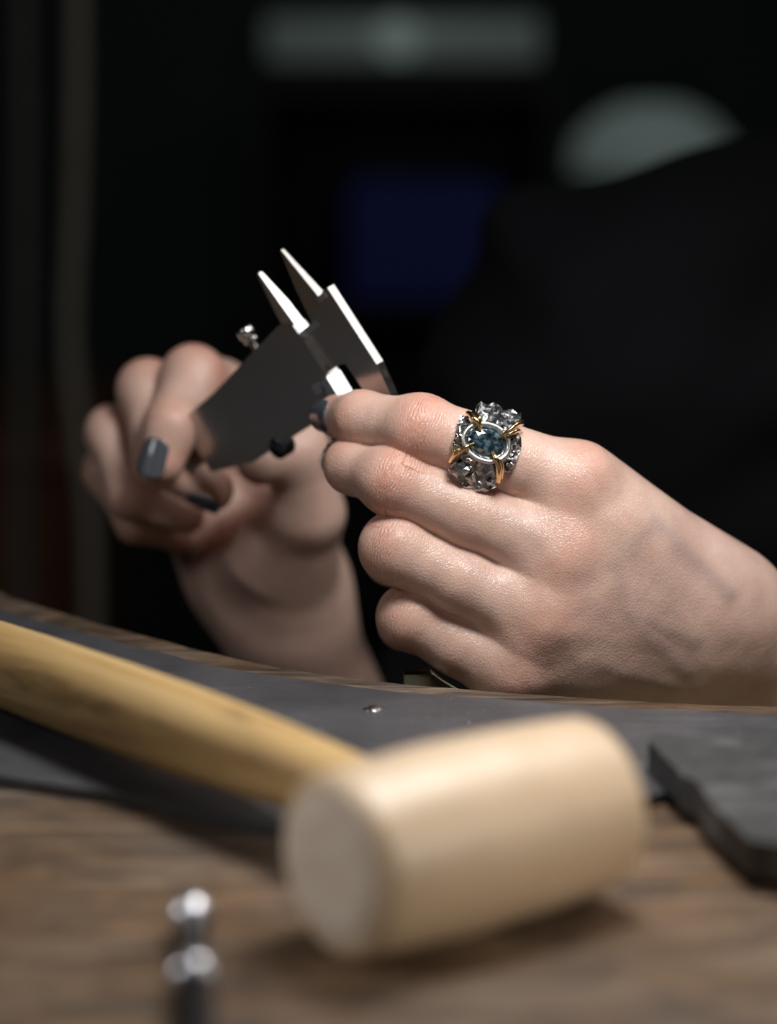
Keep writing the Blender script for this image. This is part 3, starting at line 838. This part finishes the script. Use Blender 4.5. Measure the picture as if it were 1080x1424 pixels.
petal([(200, 725), (250, 670), (290, 615), (360, 600), (430, 640), (530, 655), (570, 700), (600, 780), (612, 860), (560, 890), (500, 935), (440, 905), (380, 905), (340, 860), (290, 800), (240, 765)], 8, GN + 1.4, 1.2, .66)['label'] = 'dark crumpled silver petal below the stone'
petal([(212, 500), (240, 430), (265, 340), (300, 255), (350, 275), (378, 340), (345, 400), (325, 480), (345, 550), (290, 575), (245, 600), (222, 560)], 21, GN + .2, .3, .55, 1.35)
petal([(680, 480), (735, 445), (800, 400), (828, 425), (828, 520), (795, 590), (780, 660), (725, 745), (670, 735), (630, 680), (675, 600)], 33, GN + .4, .3, .60, 1.35)
# bezel cup and stone
bm = bmesh.new()
ga, gb = 6.3, 4.7
prof = [(.80, -4.5), (1.08, -1.5), (1.20, .2), (1.27, 1.0), (1.25, 1.5), (1.16, 1.72), (1.05, 1.45), (1.0, .9), (.98, .4), (.95, -1.0)]
seg = 56; rings = []
for s, z in prof: rings.append([bm.verts.new(RP(ga * s * math.cos(t), gb * (s + (s - 1) * .35) * math.sin(t), GN + z)) for t in [2 * math.pi * i / seg for i in range(seg)]])
for a, b in zip(rings[:-1], rings[1:]):
    for i in range(seg): bm.faces.new((a[i], a[(i + 1) % seg], b[(i + 1) % seg], b[i]))
bm.faces.new(rings[0]); bm.faces.new(rings[-1])
part('bezel', bm, SILVER, ring)['label'] = 'smooth pale silver oval bezel'
bm = bmesh.new(); seg = 16; rings = []
for s, z, off in ((.99, .5, 0), (.99, .8, 0), (.80, 1.7, .5), (.56, 2.15, 0)):
    rings.append([bm.verts.new(RP(ga * s * math.cos(t), gb * s * math.sin(t), GN + z)) for t in [2 * math.pi * (i + off) / seg for i in range(seg)]])
for a, b, o in ((rings[0], rings[1], 0), (rings[1], rings[2], 1), (rings[2], rings[3], 2)):
    for i in range(seg):
        j = (i + 1) % seg
        if o == 0: bm.faces.new((a[i], a[j], b[j], b[i]))
        elif o == 1: bm.faces.new((a[i], a[j], b[i])); bm.faces.new((b[i], a[j], b[j]))
        else: bm.faces.new((a[i], a[j], b[j])); bm.faces.new((a[i], b[j], b[i]))
bm.faces.new(rings[-1]); bm.faces.new(rings[0])
part('gemstone', bm, GEM, ring, False)['label'] = 'faceted oval blue-grey stone'
for pts, r in (([(362, 245, -2.2), (376, 290, 1.9), (418, 338, 3.0), (448, 405, 2.1)], 1.0), ([(400, 240, -1.8), (425, 285, 2.4), (436, 330, 3.1), (446, 385, 2.5)], .8),
               ([(835, 300, -3.0), (760, 335, 2.0), (690, 395, 3.2), (600, 458, 2.1)], .95), ([(812, 375, -3.4), (760, 390, 1.4), (700, 420, 2.6), (640, 440, 2.6)], .8),
               ([(228, 650, -4.5), (248, 595, .6), (315, 555, 2.7), (390, 512, 2.1)], 1.0), ([(250, 640, -4.0), (280, 590, .6), (330, 555, 2.2), (362, 535, 2.4)], .8),
               ([(635, 810, -4.0), (615, 725, 1.2), (580, 650, 3.0), (548, 580, 2.1)], 1.15), ([(662, 780, -4.0), (640, 710, .8), (605, 655, 2.4), (580, 628, 2.5)], .95)):
    c = catmull([RP(*local(p), GN + p[2]) for p in pts], 8); n = len(c)
    bm = bmesh.new(); add_tube(bm, c, [mm * r * (1 - .62 * (i / (n - 1)) ** 1.6) for i in range(n)], 12)
    part('claw', bm, GOLD, ring)['label'] = 'gold claw holding the stone'
for off in (-1.6, 1.6):
    bm = bmesh.new(); pts = []
    for i in range(65):
        t = 2 * math.pi * i / 64; pts.append(rc_ + A_ * off * mm + (N_ * math.cos(t) + B_ * math.sin(t)) * (Rf + .6 * mm))
    add_tube(bm, pts, 1.1 * mm, 10); part('band', bm, GOLD, ring)

# ---------------------------------------------------------------- caliper
PSI = math.radians(45)
o_ = W(455, 400, .768)
v_ = unit(-.54 * RT + .84 * UP); u_ = unit(math.cos(PSI) * (-.84 * RT - .54 * UP) + math.sin(PSI) * FWD)
w_ = np.cross(v_, u_); w_ = -w_ if w_ @ FWD > 0 else w_         # face towards the camera
KM = frame(o_, u_ * mm, v_ * mm, w_ * mm)
cal = thing('caliper', 'steel vernier caliper gripped in the hand on the left, jaws pointing up', 'caliper', tuple(o_))
bm = bmesh.new()
add_prism(bm, [(0, 0), (3.2, 0), (3.4, -2.0), (5.2, -2.2), (5.5, .3), (9.2, 18.9), (9.8, 18.9), (12.5, 6), (14, -4.6), (14.5, -6), (14.5, -22), (11.5, -23), (11.0, -36), (6, -44), (3, -44), (0, -29)], -3.4, 0, KM, .22)
taper(bm, KM, .5, 19, -1.7, .40)
part('fixed_jaw', bm, STEEL, cal, False)
bm = bmesh.new(); add_prism(bm, [(2.4, -.4), (6.3, -.4), (6.3, -2.4), (2.4, -2.4)], -3.2, .25, KM, .3); part('jaw_step', bm, BRIGHT, cal, False)
bm = bmesh.new(); add_prism(bm, [(12, -6.2), (104, -6.2), (104, -21.8), (12, -21.8)], -3.2, -.3, KM, .2); part('beam', bm, STEEL, cal, False)
bm = bmesh.new()
add_prism(bm, [(12.2, -6.0), (21, -6.0), (21, -8.2), (12.2, -8.2)], -3.6, .1, KM, .3); part('rail', bm, BRIGHT, cal, False)
bm = bmesh.new()
add_prism(bm, [(20, -9), (20.6, -3), (26.0, -.2), (70, -4.8), (92, -5.5), (92, -26), (72, -31.5), (32, -33), (30.5, -36), (26, -44), (21.5, -44), (20, -30), (20, -23)], -4.6, 1.6, KM, .35)
sl = part('slider', bm, STEEL, cal, False)
bm = bmesh.new(); add_prism(bm, [(20.0, -8.5), (21.2, 4.8), (23.2, 17.6), (24.2, 17.6), (25.6, 8), (26.2, -4), (26.2, -8.5)], -4.0, .6, KM, .25)
taper(bm, KM, 2, 17.6, -1.7, .34); part('small_jaw', bm, BRIGHT, cal, False)
bm = bmesh.new(); add_prism(bm, [(19.2, -9.5), (20.2, -9.5), (20.2, -22.5), (19.2, -22.5)], -1.5, 1.0, KM, .2); part('slider_lip', bm, STEEL, cal, False)
bm = bmesh.new(); add_prism(bm, [(18.6, -23.2), (22, -23.2), (23.5, -42), (20.8, -42), (18.9, -33)], -3.6, 3.4, KM, .35); part('measuring_jaw', bm, BRIGHT, cal, False)
bm = bmesh.new(); add_prism(bm, [(23.4, -22.6), (27, -22.6), (27, -26.2), (23.4, -26.2)], 2.0, 3.3, KM, .5); part('clamp_plate', bm, BRIGHT, sl, False)
# lock screw on the slider's upper edge
kc = KM @ Vector((43, -1.2, -1.0))
bm = bmesh.new(); add_lathe(bm, [(0, -2), (1.3, -2), (1.3, 2.2), (2.4, 2.5), (2.6, 3.0), (2.2, 4.2), (2.4, 4.4), (3.0, 4.8), (3.0, 7.2), (2.6, 7.8), (0, 8.0)],
                            frame(kc, u_ * mm, np.cross(v_, u_) * mm, v_ * mm), 20)
part('lock_screw', bm, BRIGHT, sl)['label'] = 'shiny knurled lock screw'
kc = KM @ Vector((58, -32.5, -1.0))
bm = bmesh.new(); add_lathe(bm, [(0, -3), (3.4, -3), (3.9, -2.4), (3.9, 2.4), (3.4, 3), (0, 3)], frame(kc, u_ * mm, v_ * mm, w_ * mm), 28)
part('thumb_roller', bm, DARK_STEEL, sl)['label'] = 'small dark thumb roller'

# ---------------------------------------------------------------- mallet
hd_dir = unit(np.array([.795, .607, 0])); mc = np.array([.0175, .5155, .0217]); HL = .0745
hx = np.array([0, 0, 1.0]); hy = np.cross(hd_dir, hx)
mal = thing('mallet', 'wooden mallet with a fat pale barrel head and long honey-coloured handle lying on the bench', 'mallet', (mc[0], mc[1], 0))
prof = []
L2 = HL / 2
for i in range(25):
    z = -L2 + HL * i / 24; prof.append((.0217 - .0016 * (z / L2) ** 2, z))
e = prof[0][0]
prof = [(e - .0030, -L2 - .0003), (e - .0018, -L2 + .0002), (e - .0006, -L2 + .0010)] + [(r, z * .96) for r, z in prof] + [(e - .0006, L2 - .0010), (e - .0018, L2 - .0002), (e - .0030, L2 + .0003)]
bm = bmesh.new(); add_lathe(bm, prof, Matrix.Identity(4), 64)
for v in bm.verts:
    k = noise.noise(v.co * 90) * .00035; ed = max(0, abs(v.co.z) / L2 - .88) / .12
    s = 1 + (k + ed * noise.noise(v.co * 260) * .0007) / .022
    v.co.x *= s; v.co.y *= s
def oriented(bm, name, mat, M, parent):
    o = part(name, bm, mat, None); o.parent = parent
    o.matrix_local = Matrix.Translation(-wloc(parent)) @ M; return o
MH = frame(mc, hx, hy, hd_dir)
oriented(bm, 'head', MALLET_WOOD, MH, mal)
for s in (-1, 1):
    bm = bmesh.new(); add_lathe(bm, [(0, s * (L2 + .0005)), (.010, s * (L2 + .0008)), (e - .0042, s * (L2 + .0007)), (e - .0030, s * (L2 - .0003))], Matrix.Identity(4), 48)
    oriented(bm, 'striking_face', END_GRAIN, MH, mal)['label'] = 'greyish worn end grain of the mallet head'
h_dir = unit(np.array([-.622, .783, -.026])); hx2 = unit(np.cross(h_dir, (0, 0, 1.))); hy2 = np.cross(h_dir, hx2)
bm = bmesh.new()
add_lathe(bm, [(.0070, -.012), (.0074, .010), (.0076, .024), (.0082, .036), (.0094, .055), (.0108, .080), (.0117, .110), (.0121, .145), (.0122, .185), (.0119, .222), (.0110, .240), (.0085, .249), (0, .252)], Matrix.Identity(4), 40)
oriented(bm, 'handle', HANDLE_WOOD, frame(mc + np.array([0, 0, .0005]), hx2, hy2, h_dir), mal)['label'] = 'honey-coloured wooden handle, darker and worn towards its end'

# ---------------------------------------------------------------- black slab on the right
p0 = WZ(900, 1046, .008); p1 = WZ(1040, 1222, .004)
sdn = unit(p1[:2] - p0[:2]); srt = np.array([-sdn[1], sdn[0]]); srt = srt if srt[0] > 0 else -srt
Ls = np.linalg.norm(p1[:2] - p0[:2])
SM = frame((p0[0], p0[1], 0), (srt[0], srt[1], 0), (sdn[0], sdn[1], 0), (0, 0, 1))
bm = bmesh.new()
ol = [(.002, -.001), (.030, -.004), (.066, -.003), (.070, .002), (.072, .05), (.071, Ls - .004), (.066, Ls + .001), (.030, Ls + .003), (.006, Ls + .001), (.001, Ls - .003), (0, Ls - .03), (.0015, .040), (-.0005, .036), (-.001, .004)]
add_prism(bm, ol, .0036, .0125, SM, .0016, 3)
slab = part('rubber_block', bm, RUBBER, None, False)
tag(slab, 'black scuffed rubber block lying on the grey sheet at the right', 'block')

# ---------------------------------------------------------------- steel tool in the foreground
tp = WZ(266, 1276, .005); tdir = unit(np.array([-tp[0] + .003, -tp[1], 0]))
tx = unit(np.cross(tdir, (0, 0, 1.)))
tool = thing('steel_punch', 'blurred steel punch with a rounded tip lying on the bench in front', 'punch', (tp[0], tp[1], 0))
TM = frame((tp[0], tp[1], .0054), tx, np.cross(tdir, tx), tdir)
bm = bmesh.new(); add_lathe(bm, [(.0050 * math.cos(a), .0050 * math.sin(a)) for a in np.linspace(-math.pi / 2, .75, 16)][1:] + [(.0034, .0040)], TM, 28); part('tip', bm, TOOL_TIP, tool)['label'] = 'polished rounded tip'
bm = bmesh.new(); add_lathe(bm, [(.0034, .0038), (.0034, .0330), (.0036, .0385), (.0042, .0400), (.0043, .042), (.0043, .15), (.0036, .155), (0, .156)], TM, 28); part('shaft', bm, DARK_STEEL, tool)
bm = bmesh.new(); add_lathe(bm, [(.0035, .0326), (.0045, .0332), (.0051, .0344), (.0053, .0358), (.0051, .0372), (.0045, .0384), (.0037, .0389)], TM, 28); part('collar', bm, TOOL_TIP, tool)['label'] = 'polished rounded collar'

# ---------------------------------------------------------------- dim background
# tall black cabinet with a blue bin, two glowing blurs and hanging cables
cab = thing('cabinet', 'dark open cabinet in the unlit background behind the caliper', 'cabinet', (.02, 2.6, FZ))
def X(px, y): return (px - 540) / FPX * y * 1.0
for nm, lo, hi in (('side_panel', (-.14, 2.45, FZ), (-.12, 2.8, .12)), ('side_panel', (.15, 2.45, FZ), (.17, 2.8, .12)), ('top_panel', (-.14, 2.45, .12), (.17, 2.8, .14)),
                   ('back_panel', (-.12, 2.78, FZ), (.15, 2.8, .12)), ('shelf', (-.12, 2.45, -.10), (.15, 2.78, -.085)), ('shelf', (-.12, 2.45, -.50), (.15, 2.78, -.485))):
    bm = bmesh.new(); add_box(bm, lo, hi, .002); part(nm, bm, BLACK_PAINT, cab, False)
bm = bmesh.new()
add_box(bm, (-.045, 2.47, -.085), (.12, 2.70, .035), .008)
top = [f for f in bm.faces if f.normal.z > .9 and f.calc_area() > .02]
r = bmesh.ops.inset_region(bm, faces=top, thickness=.006); r = bmesh.ops.translate(bm, verts=list({v for f in top for v in f.verts}), vec=(0, 0, -.10))
binb = part('blue_bin', bm, BLUE, None, False); tag(binb, 'dark blue plastic bin on the cabinet shelf in the background', 'bin')
lp = thing('glow_strip', 'dim greenish pale blur on top of the dark cabinet, built as a glowing strip', 'glow', (.015, 2.6, .14))  # glowing strip added in place of dim pale shapes on the cabinet
bm = bmesh.new(); add_tube(bm, [(-.125, 2.55, .178), (.155, 2.55, .178)], .026, 20); part('glow_tube', bm, GLOW_STRIP, lp)
bm = bmesh.new(); add_box(bm, (-.13, 2.53, .14), (.16, 2.57, .157), .003); part('tube_base', bm, BLACK_PAINT, lp, False)
bm = bmesh.new(); bmesh.ops.create_uvsphere(bm, u_segments=20, v_segments=12, radius=.022, matrix=Matrix.Translation((.008, 2.512, .182))); part('glow_ball', bm, GLOW2, lp)
# second pale blur, built as a self-glowing dome on a floor stand
lp = thing('glow_dome', 'dim pale blur behind the shoulder, built as a glowing dome on a stand', 'glow', (.275, 2.55, FZ))
Ml = frame((.275, 2.55, 0), (1, 0, 0), (0, 1, 0), (0, 0, 1))
bm = bmesh.new(); add_lathe(bm, [(.085, .045), (.083, .075), (.06, .10), (.03, .115), (.026, .115), (.056, .096), (.079, .072), (.081, .045)], Ml, 36); part('dome_shell', bm, GLOW, lp)
bm = bmesh.new(); bmesh.ops.create_uvsphere(bm, u_segments=20, v_segments=12, radius=.035, matrix=Matrix.Translation((.29, 2.55, .062))); part('glow_ball', bm, GLOW2, lp)
bm = bmesh.new(); add_tube(bm, [(.275, 2.55, FZ + .02), (.275, 2.55, .04)], .009, 12); part('pole', bm, BLACK_PAINT, lp)
bm = bmesh.new(); add_lathe(bm, [(0, FZ), (.095, FZ), (.095, FZ + .015), (.02, FZ + .03), (0, FZ + .03)], Ml, 32); part('base', bm, BLACK_PAINT, lp)
# cables
YC = 1.7
cpts = [W(112, -900, YC), W(108, -60, YC), W(107, 150, YC), W(103, 300, YC), W(97, 430, YC), W(100, 520, YC), W(113, 620, YC), W(124, 720, YC), W(127, 860, YC), W(128, 1100, YC), W(126, 2100, YC)]
bm = bmesh.new(); add_tube(bm, catmull(cpts, 8), .006, 10)
cb = part('hanging_cable', bm, CABLE, None); tag(cb, 'pale beige cable hanging in a slight curve at the left of the background', 'cable')
cpts = [W(30, -900, YC), W(31, -60, YC), W(33, 300, YC), W(30, 700, YC), W(30, 1100, YC), W(31, 2100, YC)]
bm = bmesh.new(); add_tube(bm, catmull(cpts, 8), .006, 10)
cb = part('hanging_cable', bm, GREY_CABLE, None); tag(cb, 'faint grey cable hanging straight at the far left of the background', 'cable')
ch = thing('wooden_chest', 'reddish brown wooden chest of drawers in shadow behind the hanging cables', 'chest', (-.48, 2.1, FZ))
bm = bmesh.new(); add_box(bm, (-.72, 1.95, FZ), (-.265, 2.3, -.16), .004); part('carcass', bm, RED_WOOD, ch, False)
bm = bmesh.new(); add_box(bm, (-.73, 1.93, -.16), (-.255, 2.31, -.135), .004); part('top_board', bm, RED_WOOD, ch, False)
for z in (-.34, -.53, -.72):
    bm = bmesh.new(); add_box(bm, (-.70, 1.938, z), (-.285, 1.955, z + .165), .004); d = part('drawer', bm, RED_WOOD, ch, False)
    bm = bmesh.new(); add_lathe(bm, [(0, 0), (.006, 0), (.006, .012), (.013, .018), (.011, .026), (0, .028)], frame((-.49, 1.938, z + .083), (1, 0, 0), (0, 0, 1), (0, -1, 0)), 16); part('knob', bm, DARK_STEEL, d)
